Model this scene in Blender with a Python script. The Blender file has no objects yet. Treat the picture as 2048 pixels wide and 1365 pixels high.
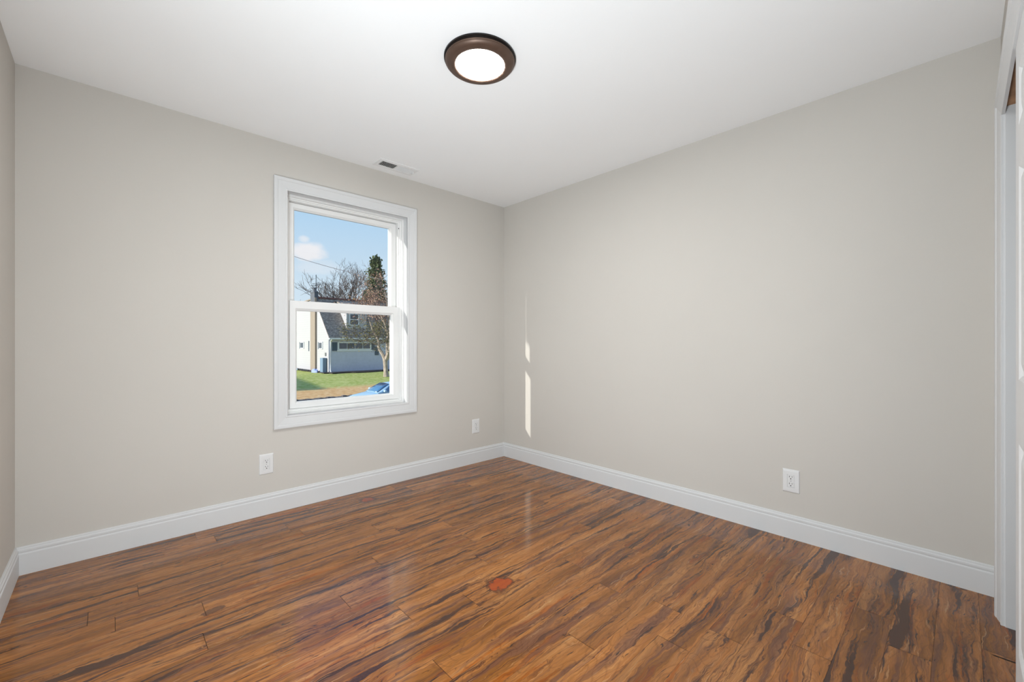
import bpy, bmesh, math, random
from mathutils import Vector, Matrix

# ------------------------------------------------------------------ camera, world, sun, area light, exposure
SC = bpy.context.scene
COL = SC.collection
R = math.radians
CAM_H = 1.11            # eye height above the room floor
H = 2.44                # ceiling height
XW, YW = 2.812, 3.094   # right wall plane, window wall plane
XL, YC = -0.331, -0.114 # left wall plane, closet wall plane
G = -2.59               # street level (the room is raised above the ground)

cam = bpy.data.cameras.new('camera'); cam_o = bpy.data.objects.new('camera', cam); COL.objects.link(cam_o)
cam.sensor_width = 36.0; cam.lens = 14.952; cam.shift_y = 0.0017; cam.clip_start = 0.01; cam.clip_end = 600
cam_o.location = (0, 0, CAM_H)
cam_o.rotation_euler = (R(90), 0, math.atan2(-0.6864, 0.7272))
SC.camera = cam_o

vs = SC.view_settings
vs.view_transform = 'Standard'; vs.look = 'None'; vs.exposure = 0.04; vs.gamma = 1.0; vs.use_curve_mapping = False

SUN_DIR = Vector((1.0, -0.27, -0.30)).normalized()
sun = bpy.data.lights.new('sun', 'SUN'); sun.energy = 6.4; sun.angle = R(0.5); sun.color = (1.0, 0.96, 0.89)
sun_o = bpy.data.objects.new('sun', sun); COL.objects.link(sun_o)
sun_o.rotation_euler = SUN_DIR.to_track_quat('-Z', 'Y').to_euler()
sun_o.location = (-8, 8, 8)

# added fill light in the left doorway, aimed up to brighten ceiling and walls
fill_lamp = bpy.data.lights.new('fill_light', 'AREA'); fill_lamp.energy = 73; fill_lamp.shape = 'RECTANGLE'; fill_lamp.size = 0.7; fill_lamp.size_y = 0.7
fill_lamp.color = (0.86, 0.95, 1.0)
fill_o = bpy.data.objects.new('fill_light', fill_lamp); COL.objects.link(fill_o)
fill_o.location = (XL - 0.05, 0.43, 0.50)
fill_o.rotation_euler = Vector((0.50, 0.66, 0.60)).to_track_quat('-Z', 'Y').to_euler()
LAMP_STRENGTH = 145.0

# ------------------------------------------------------------------ node helper
def new_mat(name):
    m = bpy.data.materials.new(name); m.use_nodes = True
    m.node_tree.nodes.clear()
    return m, NT(m.node_tree)

class NT:
    def __init__(s, t): s.t = t
    def n(s, typ, ins=None, **kw):
        nd = s.t.nodes.new(typ)
        for k, v in kw.items(): setattr(nd, k, v)
        for k, v in (ins or {}).items():
            sock = nd.inputs[k]
            if isinstance(v, bpy.types.NodeSocket): s.t.links.new(v, sock)
            else: sock.default_value = v
        return nd
    def m(s, op, a, b=0.0, c=None, clamp=False):
        ins = {0: a, 1: b}
        if c is not None: ins[2] = c
        return s.n('ShaderNodeMath', ins, operation=op, use_clamp=clamp).outputs[0]
    def vm(s, op, a, b=(0, 0, 0)):
        return s.n('ShaderNodeVectorMath', {0: a, 1: b}, operation=op).outputs[0]
    def noise(s, vec, scale, detail=4, rough=.55, dist=0.0):
        return s.n('ShaderNodeTexNoise', {'Vector': vec, 'Scale': scale, 'Detail': detail, 'Roughness': rough, 'Distortion': dist}).outputs[0]
    def ramp(s, fac, stops, interp='LINEAR'):
        r = s.n('ShaderNodeValToRGB', {'Fac': fac}); cr = r.color_ramp; cr.interpolation = interp
        while len(cr.elements) < len(stops): cr.elements.new(0.5)
        for e, (p, c) in zip(cr.elements, stops):
            e.position = p; e.color = (c[0], c[1], c[2], 1) if len(c) == 3 else c
        return r.outputs[0]
    def step(s, v, a, b):
        return s.n('ShaderNodeMapRange', {'Value': v, 'From Min': a, 'From Max': b, 'To Min': 0.0, 'To Max': 1.0}, interpolation_type='SMOOTHSTEP').outputs[0]
    def mix(s, f, a, b, mode='MIX'):
        nd = s.n('ShaderNodeMix', data_type='RGBA', blend_type=mode)
        for idx, v in ((0, f), (6, a), (7, b)):
            if isinstance(v, bpy.types.NodeSocket): s.t.links.new(v, nd.inputs[idx])
            else: nd.inputs[idx].default_value = (v[0], v[1], v[2], 1) if isinstance(v, (tuple, list)) else v
        return nd.outputs[2]
    def out(s, sh): s.n('ShaderNodeOutputMaterial', {'Surface': sh})

def L(r, g, b):  # sRGB 0-255 to linear
    f = lambda c: (c/255/12.92) if c/255 <= .04045 else ((c/255+.055)/1.055)**2.4
    return (f(r), f(g), f(b))

def plain(name, col, rough=.5, spec=.5, metal=0.0, var=0.04, scale=6.0, bump=0.0, bscale=200.0):
    m, t = new_mat(name)
    co = t.n('ShaderNodeTexCoord').outputs['Object']
    nz = t.noise(co, scale, 3)
    k = t.n('ShaderNodeMapRange', {'Value': nz, 'From Min': .3, 'From Max': .7, 'To Min': 1-var, 'To Max': 1+var}).outputs[0]
    c = t.n('ShaderNodeVectorMath', {0: tuple(col), 'Scale': k}, operation='SCALE').outputs[0]
    ins = {'Base Color': c, 'Roughness': rough, 'Metallic': metal, 'Specular IOR Level': spec}
    if bump:
        b = t.n('ShaderNodeBump', {'Height': t.noise(co, bscale, 2), 'Strength': bump, 'Distance': .002}).outputs[0]
        ins['Normal'] = b
    t.out(t.n('ShaderNodeBsdfPrincipled', ins).outputs[0])
    return m

# ------------------------------------------------------------------ world: clear pale sky with one small cloud
w = bpy.data.worlds.new('sky'); SC.world = w; w.use_nodes = True
w.node_tree.nodes.clear(); t = NT(w.node_tree)
d = t.n('ShaderNodeTexCoord').outputs['Generated']
dz = t.n('ShaderNodeSeparateXYZ', {0: d}).outputs[2]
sky = t.ramp(dz, [(0.0, L(222, 236, 247)), (0.12, L(212, 230, 246)), (0.19, L(197, 221, 243)), (0.27, L(180, 213, 242)), (0.36, L(166, 204, 240)), (1.0, L(112, 160, 236))])
cn = t.noise(t.vm('MULTIPLY', d, (9, 9, 16)), 1.6, 6, .6)
def cloud(cdir, rx, rz):
    c = Vector(cdir).normalized(); right = Vector((c.y, -c.x, 0)).normalized()
    a = t.n('ShaderNodeVectorMath', {0: d, 1: tuple(right)}, operation='DOT_PRODUCT').outputs['Value']
    b = t.m('SUBTRACT', dz, c.z)
    f = t.n('ShaderNodeVectorMath', {0: d, 1: tuple(c)}, operation='DOT_PRODUCT').outputs['Value']
    q = t.m('ADD', t.m('POWER', t.m('DIVIDE', a, rx), 2.0), t.m('POWER', t.m('DIVIDE', b, rz), 2.0))
    v = t.m('SUBTRACT', t.m('ADD', t.m('SUBTRACT', 1.0, q), t.m('MULTIPLY', cn, 2.2)), 1.0)
    return t.m('MULTIPLY', t.step(v, .05, 1.1), t.m('GREATER_THAN', f, 0.5))
c1 = cloud((.336, 1.056, .213), .040, .026)
c2 = cloud((.331, 1.063, .243), .014, .010)
c3 = cloud((.35, 1.045, .180), .055, .018)
cl = t.m('MAXIMUM', t.m('MAXIMUM', c1, t.m('MULTIPLY', c2, .7)), t.m('MULTIPLY', c3, .4), clamp=True)
col = t.mix(t.m('MULTIPLY', cl, .85), sky, L(250, 244, 246))
t.n('ShaderNodeOutputWorld', {'Surface': t.n('ShaderNodeBackground', {'Color': col, 'Strength': 1.0}).outputs[0]})

# ------------------------------------------------------------------ materials
M = {}
M['wall'] = plain('greige_wall_paint', (.60, .571, .530), .75, .2, var=.012, scale=1.5, bump=.06, bscale=260)
M['ceiling'] = plain('ceiling_paint', (.905, .912, .918), .9, .2, var=.008, scale=1.2, bump=.05, bscale=220)
M['trim'] = plain('white_trim_paint', (.67, .675, .68), .5, .3, var=.01, scale=4)
M['vinyl'] = plain('white_window_vinyl', (.80, .80, .79), .4, .4, var=.01, scale=5)
M['door'] = plain('white_door_paint', (.72, .725, .73), .5, .3, var=.01, scale=3)
M['plastic'] = plain('white_outlet_plastic', (.74, .74, .74), .3, .5, var=.01)
M['slot'] = plain('dark_slot', (.012, .011, .010), .6)
M['rawwood'] = plain('brown_raw_wood', L(176, 134, 100), .7, .3, var=.25, scale=14)
M['track'] = plain('dark_metal_track', (.02, .017, .015), .35, .5, metal=.7)
M['bronze'] = plain('oil_rubbed_bronze', L(96, 76, 65), .45, .5, metal=.5, var=.12, scale=20)
M['blackbronze'] = plain('dark_bronze', L(26, 20, 18), .4, .5, metal=.5, var=.1, scale=20)
M['screw'] = plain('painted_screw', (.5, .5, .5), .4, metal=.3)
M['ventpaint'] = plain('white_vent_enamel', (.80, .80, .80), .35, .5, var=.01)
M['ventdark'] = plain('dark_duct', (.05, .045, .04), .8)
M['gap'] = plain('dark_plank_gap', (.02, .012, .008), .8)

m, t = new_mat('lamp_diffuser')
geo = t.n('ShaderNodeNewGeometry')
t.out(t.n('ShaderNodeEmission', {'Color': (1.0, .99, .97, 1), 'Strength': LAMP_STRENGTH}).outputs[0]); M['diffuser'] = m

m, t = new_mat('window_glass')
fr = t.n('ShaderNodeFresnel', {'IOR': 1.45}).outputs[0]
mx = t.n('ShaderNodeMixShader', {0: t.m('MULTIPLY', fr, .55), 1: t.n('ShaderNodeBsdfTransparent', {'Color': (.97, .985, .98, 1)}).outputs[0],
                                 2: t.n('ShaderNodeBsdfGlossy', {'Roughness': .02}).outputs[0]})
t.out(mx.outputs[0]); M['glass'] = m

# --- the floor: figured laminate planks, grain along X
m, t = new_mat('figured_laminate_planks')
uv = t.n('ShaderNodeUVMap', uv_map='grain').outputs[0]
sep = t.n('ShaderNodeSeparateXYZ', {0: uv}); U, V = sep.outputs[0], sep.outputs[1]
rnd = t.n('ShaderNodeAttribute', attribute_name='plank_tone').outputs['Fac']
pos = t.n('ShaderNodeNewGeometry').outputs['Position']
def uvs(a, b, o=0.0): return t.n('ShaderNodeCombineXYZ', {0: t.m('MULTIPLY', U, a), 1: t.m('MULTIPLY', Vw, b), 2: o}).outputs[0]
wob = t.noise(t.n('ShaderNodeCombineXYZ', {0: t.m('MULTIPLY', U, 3.0), 1: t.m('MULTIPLY', V, 9.0), 2: 3.3}).outputs[0], 1.0, 4, .6)
wob2 = t.noise(t.n('ShaderNodeCombineXYZ', {0: t.m('MULTIPLY', U, 14.0), 1: t.m('MULTIPLY', V, 34.0), 2: 8.3}).outputs[0], 1.0, 3, .6)
Vw = t.m('ADD', V, t.m('ADD', t.m('MULTIPLY', t.m('SUBTRACT', wob, .5), .085), t.m('MULTIPLY', t.m('SUBTRACT', wob2, .5), .016)))
broad = t.noise(uvs(1.1, 13, 1.0), 1.0, 5, .6)
base = t.ramp(broad, [(.26, L(98, 60, 38)), (.40, L(138, 88, 54)), (.52, L(166, 110, 74)), (.64, L(182, 128, 90)), (.80, L(142, 84, 58))])
# rust-red lenses between the grain
redn = t.noise(uvs(2.2, 26, 5.5), 1.0, 4, .55)
base = t.mix(t.m('MULTIPLY', t.step(redn, .56, .70), .65), base, L(146, 72, 42))
# grey-violet smoky bands
vio = t.noise(uvs(1.4, 24, 9.1), 1.0, 5, .62)
base = t.mix(t.m('MULTIPLY', t.step(vio, .49, .64), .72), base, L(100, 66, 56))
# long dark heart streaks
dk = t.noise(uvs(1.2, 27, 14.7), 1.0, 6, .60)
dmask = t.step(dk, .56, .625)
base = t.mix(t.m('MULTIPLY', dmask, .90), base, L(54, 29, 26))
dk2 = t.noise(uvs(2.6, 62, 51.0), 1.0, 4, .6)
base = t.mix(t.m('MULTIPLY', t.step(dk2, .585, .67), .70), base, L(70, 40, 32))
# dark outlines that follow the figure
def contour(n, c, w): return t.m('SUBTRACT', 1.0, t.step(t.m('ABSOLUTE', t.m('SUBTRACT', n, c)), 0.0, w))
ln = t.m('MAXIMUM', contour(redn, .585, .008), contour(dk, .545, .006))
ln = t.m('MULTIPLY', ln, t.step(t.noise(uvs(6, 20, 2.2), 1.0, 2), .42, .6))
base = t.mix(t.m('MULTIPLY', ln, .8), base, L(62, 30, 22))
# short black flecks
fl = t.noise(uvs(9, 120, 31.0), 1.0, 2, .5)
base = t.mix(t.m('MULTIPLY', t.step(fl, .67, .72), .85), base, L(40, 22, 18))
# fine dark grain lines, clustered
fd = t.noise(uvs(2.0, 150, 63.0), 1.0, 3, .6)
fm = t.m('MULTIPLY', t.step(fd, .56, .66), t.step(t.noise(uvs(1.6, 14, 71.0), 1.0, 3), .40, .62))
base = t.mix(t.m('MULTIPLY', fm, .75), base, L(74, 42, 36))
# growth-ring swirls
sw = t.noise(t.n('ShaderNodeCombineXYZ', {0: t.m('MULTIPLY', U, 2.4), 1: t.m('MULTIPLY', V, 8.5), 2: 17.0}).outputs[0], 1.0, 1, .4)
ring = t.m('ABSOLUTE', t.m('SUBTRACT', t.m('FRACT', t.m('MULTIPLY', sw, 16.0)), .5))
base = t.mix(t.m('MULTIPLY', t.step(ring, .36, .5), .28), base, L(92, 52, 32))
# fibres and pale scratches of grain
fib = t.noise(uvs(5, 210, 21.0), 1.0, 3, .6)
fk = t.n('ShaderNodeMapRange', {'Value': fib, 'From Min': .3, 'From Max': .7, 'To Min': .74, 'To Max': 1.26}).outputs[0]
base = t.n('ShaderNodeVectorMath', {0: base, 'Scale': fk}, operation='SCALE').outputs[0]
pal = t.noise(uvs(4, 95, 41.0), 1.0, 3, .55)
base = t.mix(t.m('MULTIPLY', t.step(pal, .61, .70), .55), base, L(198, 154, 118))
tone = t.n('ShaderNodeMapRange', {'Value': rnd, 'From Min': 0.0, 'From Max': 1.0, 'To Min': .86, 'To Max': 1.12}).outputs[0]
base = t.n('ShaderNodeVectorMath', {0: base, 'Scale': tone}, operation='SCALE').outputs[0]
# red knots that stand out in a few boards
def knot(x, y, rx, ry, colr, amt, base):
    dv = t.vm('MULTIPLY', t.vm('SUBTRACT', pos, (x, y, 0)), (1/rx, 1/ry, 0))
    ln_ = t.n('ShaderNodeVectorMath', {0: dv}, operation='LENGTH').outputs['Value']
    nz = t.noise(pos, 26.0, 4, .6)
    v = t.m('ADD', ln_, t.m('MULTIPLY', t.m('SUBTRACT', nz, .5), 2.0))
    edge = t.m('MULTIPLY', t.m('SUBTRACT', t.step(v, .75, .95), t.step(v, 1.0, 1.3)), .7)
    b = t.mix(t.m('MULTIPLY', t.m('SUBTRACT', 1.0, t.step(v, .85, 1.0)), amt), base, colr)
    return t.mix(edge, b, L(70, 34, 24))
base = knot(1.305, 1.462, .060, .050, L(170, 66, 38), .85, base)
base = knot(1.321, 2.888, .050, .045, L(150, 58, 32), .8, base)
base = knot(.307, 2.132, .040, .018, L(60, 30, 22), .7, base)
base = t.n('ShaderNodeHueSaturation', {'Hue': .506, 'Saturation': 1.14, 'Value': .90, 'Color': base}).outputs[0]
rg = t.n('ShaderNodeMapRange', {'Value': fib, 'From Min': .2, 'From Max': .8, 'To Min': .075, 'To Max': .135}).outputs[0]
bmp = t.n('ShaderNodeBump', {'Height': fib, 'Strength': .05, 'Distance': .001}).outputs[0]
t.out(t.n('ShaderNodeBsdfPrincipled', {'Base Color': base, 'Roughness': rg, 'Specular IOR Level': .62, 'Normal': bmp}).outputs[0])
M['floor'] = m

# outdoors
M['asphalt'] = plain('grey_asphalt', (.11, .11, .115), .9, var=.2, scale=8)
M['curb'] = plain('gravel_edge', (.16, .13, .12), .9, var=.6, scale=5)
M['mulch'] = plain('dark_mulch', (.035, .028, .03), .95, var=.5, scale=6)
m, t = new_mat('lawn_grass')
pos = t.n('ShaderNodeNewGeometry').outputs['Position']
n1 = t.noise(pos, 3.0, 5, .65); n2 = t.noise(pos, .35, 3)
gc = t.ramp(n1, [(.32, L(136, 150, 66)), (.5, L(176, 182, 96)), (.66, L(216, 206, 146))])
gc = t.mix(t.step(n2, .45, .75), gc, L(196, 196, 120))
yy = t.n('ShaderNodeSeparateXYZ', {0: pos}).outputs[1]
tan = t.ramp(n1, [(.32, L(204, 150, 96)), (.5, L(228, 178, 120)), (.68, L(242, 206, 156))])
dry = t.m('SUBTRACT', 1.0, t.step(t.m('ADD', yy, t.m('MULTIPLY', t.m('SUBTRACT', n1, .5), 7.0)), 34.0, 37.0))
gc = t.mix(dry, gc, tan)
t.out(t.n('ShaderNodeBsdfPrincipled', {'Base Color': gc, 'Roughness': .95, 'Specular IOR Level': .1}).outputs[0]); M['grass'] = m

def siding(name, col, pitch, depth=.5):
    m, t = new_mat(name)
    pos = t.n('ShaderNodeNewGeometry').outputs['Position']
    z = t.n('ShaderNodeSeparateXYZ', {0: pos}).outputs[2]
    f = t.m('FRACT', t.m('DIVIDE', z, pitch))
    b = t.n('ShaderNodeBump', {'Height': f, 'Strength': depth, 'Distance': .05}).outputs[0]
    lap = t.step(f, .0, .10)
    c = t.mix(lap, tuple(k*.80 for k in col), tuple(col))
    t.out(t.n('ShaderNodeBsdfPrincipled', {'Base Color': c, 'Roughness': .6, 'Normal': b}).outputs[0]); return m
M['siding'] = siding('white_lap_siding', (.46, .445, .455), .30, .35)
m, t = new_mat('grey_shingles')
pos = t.n('ShaderNodeNewGeometry').outputs['Position']
n1 = t.noise(t.vm('MULTIPLY', pos, (1.6, 2.5, 2.5)), 2.2, 5, .7)
c = t.ramp(n1, [(.3, L(98, 88, 80)), (.5, L(146, 132, 118)), (.7, L(196, 182, 164))])
t.out(t.n('ShaderNodeBsdfPrincipled', {'Base Color': c, 'Roughness': .9}).outputs[0]); M['shingle'] = m
M['ridge'] = plain('reddish_ridge_tiles', L(120, 84, 78), .9, var=.4, scale=3)
M['frontbrick'] = plain('shade_tinted_painted_brick', (.58, .585, .68), .85, var=.05, scale=3)  # painted brick, coloured paler and bluer than the siding to imitate skylit shade
M['meter'] = plain('grey_meter', L(150, 150, 148), .6)
M['gablebox'] = plain('blue_grey_box', L(112, 134, 156), .6)  # plain blue-grey box at the foot of the gable
M['housetrim'] = plain('white_house_trim', (.82, .82, .83), .5)
M['shutter'] = plain('slate_shutter', L(74, 88, 104), .6)
M['houseglass'] = plain('dark_house_glass', L(52, 58, 70), .08, .8, var=.5, scale=1.3)
M['chimneytan'] = plain('tan_chimney_stucco', L(150, 136, 122), .9, var=.06)
M['chimneygrey'] = plain('grey_chimney_brick', L(96, 98, 106), .9, var=.15)
M['antenna'] = plain('antenna_metal', (.10, .11, .13), .5, metal=.4)
M['bark_pale'] = plain('pale_bark', L(168, 152, 138), .9, var=.3, scale=2.5)
M['bark_dark'] = plain('dark_bark', L(92, 80, 78), .9, var=.3, scale=1.5)
M['twig'] = plain('brown_twigs', L(104, 88, 84), .9, var=.3, scale=1.5)
M['deadleaf'] = plain('dry_pinkish_leaves', L(176, 138, 116), .9, var=.35, scale=3)
M['oliveleaf'] = plain('olive_leaves', L(112, 106, 70), .9, var=.4, scale=3)
M['needle'] = plain('dark_green_needles', L(84, 94, 62), .9, var=.45, scale=2)
M['amber'] = plain('amber_leaves', L(178, 138, 72), .9, var=.3, scale=3)
M['carpaint'] = plain('light_blue_car_paint', L(176, 208, 226), .3, .5, metal=.1, var=.02)
M['carglass'] = plain('car_glass', L(66, 112, 150), .08, .9, var=.05)
M['cartrim'] = plain('black_car_trim', (.02, .02, .024), .5)
M['tyre'] = plain('tyre_rubber', (.02, .02, .02), .8)
M['rim'] = plain('alloy_rim', (.5, .5, .52), .3, metal=.8)
M['headlight'] = plain('pale_headlight', (.80, .88, .92), .15, .8)
M['wire'] = plain('dark_cable', (.12, .12, .14), .7)
M['tarp'] = plain('pale_blue_tarp', L(190, 212, 222), .6, var=.15, scale=2)
M['bag'] = plain('lilac_blue_sack', L(146, 160, 206), .6, var=.15, scale=2)
M['ground_ext'] = plain('house_exterior', (.7, .7, .68), .8)

# ------------------------------------------------------------------ mesh builder
class MB:
    def __init__(s): s.v = []; s.f = []; s.mi = []
    def add(s, vs_, fs, mi=0):
        o = len(s.v); s.v += [tuple(p) for p in vs_]
        s.f += [tuple(o+i for i in f) for f in fs]; s.mi += [mi]*len(fs); return s
    def box(s, x0, x1, y0, y1, z0, z1, mi=0):
        return s.add([(x0,y0,z0),(x1,y0,z0),(x1,y1,z0),(x0,y1,z0),(x0,y0,z1),(x1,y0,z1),(x1,y1,z1),(x0,y1,z1)],
                     [(0,3,2,1),(4,5,6,7),(0,1,5,4),(1,2,6,5),(2,3,7,6),(3,0,4,7)], mi)
    def obox(s, c, ax, ay, az, hx, hy, hz, mi=0):
        c, ax, ay, az = Vector(c), Vector(ax), Vector(ay), Vector(az)
        p = [c + ax*hx*i + ay*hy*j + az*hz*k for k in (-1, 1) for (i, j) in ((-1,-1),(1,-1),(1,1),(-1,1))]
        return s.add(p, [(0,3,2,1),(4,5,6,7),(0,1,5,4),(1,2,6,5),(2,3,7,6),(3,0,4,7)], mi)
    def tube(s, pts, rad, n=6, mi=0, cap=True):
        pts = [Vector(p) for p in pts]; o = len(s.v)
        rad = rad if isinstance(rad, (list, tuple)) else [rad]*len(pts)
        up = Vector((0, 0, 1))
        for i, p in enumerate(pts):
            tdir = (pts[min(i+1, len(pts)-1)] - pts[max(i-1, 0)]).normalized()
            a = tdir.cross(up)
            if a.length < 1e-3: a = tdir.cross(Vector((1, 0, 0)))
            a.normalize(); b = tdir.cross(a)
            for k in range(n):
                an = 2*math.pi*k/n
                s.v.append(tuple(p + (a*math.cos(an) + b*math.sin(an))*rad[i]))
        for i in range(len(pts)-1):
            for k in range(n):
                s.f.append((o+i*n+k, o+i*n+(k+1) % n, o+(i+1)*n+(k+1) % n, o+(i+1)*n+k)); s.mi.append(mi)
        if cap:
            s.f.append(tuple(o+k for k in range(n))[::-1]); s.mi.append(mi)
            s.f.append(tuple(o+(len(pts)-1)*n+k for k in range(n))); s.mi.append(mi)
        return s
    def lathe(s, prof, c=(0,0,0), n=64, mi=0, cap_end=False, axis='z'):
        o = len(s.v); c = Vector(c)
        for (r, z) in prof:
            for k in range(n):
                a = 2*math.pi*k/n
                p = (r*math.cos(a), r*math.sin(a), z) if axis == 'z' else (r*math.cos(a), z, r*math.sin(a))
                s.v.append(tuple(c + Vector(p)))
        for i in range(len(prof)-1):
            for k in range(n):
                s.f.append((o+i*n+k, o+i*n+(k+1) % n, o+(i+1)*n+(k+1) % n, o+(i+1)*n+k)); s.mi.append(mi)
        if cap_end:
            s.f.append(tuple(o+(len(prof)-1)*n+k for k in range(n))); s.mi.append(mi)
            s.f.append(tuple(o+k for k in range(n))[::-1]); s.mi.append(mi)
        return s
    def prism(s, poly, ext, mi=0):
        """poly: list of 3D points of one face; ext: extrusion vector"""
        n = len(poly); e = Vector(ext)
        vs_ = [Vector(p) for p in poly] + [Vector(p)+e for p in poly]
        fs = [tuple(range(n))[::-1], tuple(range(n, 2*n))] + [(i, (i+1) % n, n+(i+1) % n, n+i) for i in range(n)]
        return s.add(vs_, fs, mi)
    def build(s, name, mats, parent=None, smooth=False, bevel=0.0, seg=2, loc=None):
        me = bpy.data.meshes.new(name)
        vs_ = s.v
        if loc is not None: vs_ = [(a-loc[0], b-loc[1], c-loc[2]) for a, b, c in vs_]
        me.from_pydata(vs_, [], s.f)
        for m_ in (mats if isinstance(mats, (list, tuple)) else [mats]): me.materials.append(m_)
        me.polygons.foreach_set('material_index', s.mi)
        bm = bmesh.new(); bm.from_mesh(me); bmesh.ops.recalc_face_normals(bm, faces=bm.faces); bm.to_mesh(me); bm.free()
        if smooth:
            me.polygons.foreach_set('use_smooth', [True]*len(me.polygons))
            me.set_sharp_from_angle(angle=R(38))
        me.update()
        o = bpy.data.objects.new(name, me); COL.objects.link(o)
        if parent is not None: o.parent = parent
        if loc is not None: o.location = loc
        if bevel:
            b = o.modifiers.new('bevel', 'BEVEL'); b.width = bevel; b.segments = seg; b.limit_method = 'ANGLE'; b.angle_limit = R(40)
        return o

def struct(o): o['kind'] = 'structure'; return o
def tag(o, label, cat, group=None):
    o['label'] = label; o['category'] = cat
    if group: o['group'] = group
    return o
def empty(name, loc=(0,0,0), rz=0.0):
    o = bpy.data.objects.new(name, None); o.empty_display_size = .05; COL.objects.link(o)
    o.location = loc; o.rotation_euler = (0, 0, rz); return o
def copy_tree(o, parent=None):
    c = o.copy(); COL.objects.link(c)
    if parent is not None:
        c.parent = parent
    for ch in list(o.children): copy_tree(ch, c)
    return c

def ring_sweep(mb, rect, widths, prof, plane, mi=0, closed_prof=True):
    """mitred frame around rect (a0,b0,a1,b1); prof = [(fraction of width outwards, depth)]; plane(a,b,depth)->xyz"""
    a0, b0, a1, b1 = rect; wl, wr, wb, wt = widths; o = len(mb.v); n = len(prof)
    for (f, dep) in prof:
        for (a, b) in ((a0-f*wl, b0-f*wb), (a1+f*wr, b0-f*wb), (a1+f*wr, b1+f*wt), (a0-f*wl, b1+f*wt)):
            mb.v.append(tuple(plane(a, b, dep)))
    for i in range(n if closed_prof else n-1):
        j = (i+1) % n
        for k in range(4):
            k2 = (k+1) % 4
            mb.f.append((o+i*4+k, o+i*4+k2, o+j*4+k2, o+j*4+k)); mb.mi.append(mi)
    return mb

CASING = [(0,0),(0,.0095),(.05,.0115),(.13,.0115),(.17,.0095),(.20,.0098),(.40,.0125),(.64,.0150),(.70,.0150),(.73,.0175),(.80,.0190),(.95,.0190),(1.0,.0170),(1.0,0)]

# ------------------------------------------------------------------ room shell
WT = .16      # wall thickness
wx0, wx1, wz0, wz1 = .858, 1.749, .625, 2.124   # finished window opening
g = .012      # jamb board thickness
ox0, ox1, oz0, oz1 = wx0-g, wx1+g, wz0-g, wz1+g

b = MB()
b.box(XL-WT, ox0, YW, YW+WT, -.02, H).box(ox1, XW+WT, YW, YW+WT, -.02, H)
b.box(ox0, ox1, YW, YW+WT, -.02, oz0).box(ox0, ox1, YW, YW+WT, oz1, H)
struct(b.build('wall_back', M['wall']))
struct(MB().box(XW, XW+WT, -.90, YW, -.02, H).build('wall_right', M['wall']))
dY0, dY1, dZ = .02, .84, 2.04                    # doorway in the left wall, behind the camera
b = MB(); b.box(XL-.12, XL, dY1, YW, -.02, H).box(XL-.12, XL, -.90, dY0, -.02, H).box(XL-.12, XL, dY0, dY1, dZ, H)
struct(b.build('wall_left', M['wall']))
cX0, cX1, cZ = .72, 2.548, 2.050                 # closet opening
b = MB(); b.box(XL, cX0, YC-.11, YC, -.02, H).box(cX1, XW, YC-.11, YC, -.02, H).box(cX0, cX1, YC-.11, YC, cZ, H)
struct(b.build('wall_front', M['wall']))
# closet interior and hall beyond the doorway
struct(MB().box(XL, XW, -.90, -.82, -.02, H).build('wall_closet', M['wall']))
b = MB(); b.box(-1.75, -1.67, -.9, 2.0, -.02, H).box(-1.67, XL-.12, -.98, -.9, -.02, H).box(-1.67, XL-.12, 2.0, 2.08, -.02, H)
struct(b.build('wall_hall', M['wall']))
struct(MB().box(-1.75, XW+WT, -.98, YW+WT, H, H+.12).build('ceiling', M['ceiling']))

# floor: dark underlay and one plate per plank
random.seed(11)
me = bpy.data.meshes.new('floor'); bm = bmesh.new()
uvl = bm.loops.layers.uv.new('grain'); tonel = bm.faces.layers.float.new('plank_tone')
W_, LEN, gapw = .12, 1.22, .0007
y_lo = .913 - W_*15; row = 0; y = y_lo
fixed = {.913: 1.27, 1.273: 1.69, 1.513: .877, 1.033: .42, 1.753: 1.95}
x_min, x_max = -1.67, XW
while y < YW - .001:
    key = min(fixed, key=lambda k: abs(k-y))
    joint = fixed[key] if abs(key-y) < .01 else random.uniform(0, LEN)
    x = joint - LEN*math.ceil((joint-x_min)/LEN)
    while x < x_max:
        xa, xb = max(x, x_min)+gapw, min(x+LEN, x_max)-gapw
        ya, yb = max(y, -.9)+gapw*.5, min(y+W_, YW)-gapw*.5
        if xb > xa and yb > ya:
            du, dv, tn = random.uniform(0, 60), random.uniform(0, 60), random.random()
            fl_ = random.choice((1, -1))
            vv = [bm.verts.new(p) for p in ((xa,ya,0),(xb,ya,0),(xb,yb,0),(xa,yb,0))]
            f = bm.faces.new(vv); f[tonel] = tn
            for lp in f.loops: lp[uvl].uv = (lp.vert.co.x*fl_+du, lp.vert.co.y-y+dv)
        x += LEN
    y += W_
vv = [bm.verts.new(p) for p in ((x_min,-.9,-.0015),(x_max,-.9,-.0015),(x_max,YW,-.0015),(x_min,YW,-.0015))]
vb = [bm.verts.new((p.co.x, p.co.y, -.02)) for p in vv]
f = bm.faces.new(vv); f.material_index = 1
crk = [bm.verts.new(p) for p in ((2.2755,-.078,.0004),(2.2790,-.070,.0004),(2.2830,-.080,.0004),(2.2835,-.17,.0004),(2.2745,-.17,.0004))]
f = bm.faces.new(crk); f.material_index = 1
f = bm.faces.new(vb[::-1]); f.material_index = 1
for i in range(4):
    f = bm.faces.new((vb[i], vb[(i+1) % 4], vv[(i+1) % 4], vv[i])); f.material_index = 1
bm.to_mesh(me); bm.free(); me.materials.append(M['floor']); me.materials.append(M['gap'])
fo = bpy.data.objects.new('floor', me); COL.objects.link(fo); struct(fo)

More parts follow.
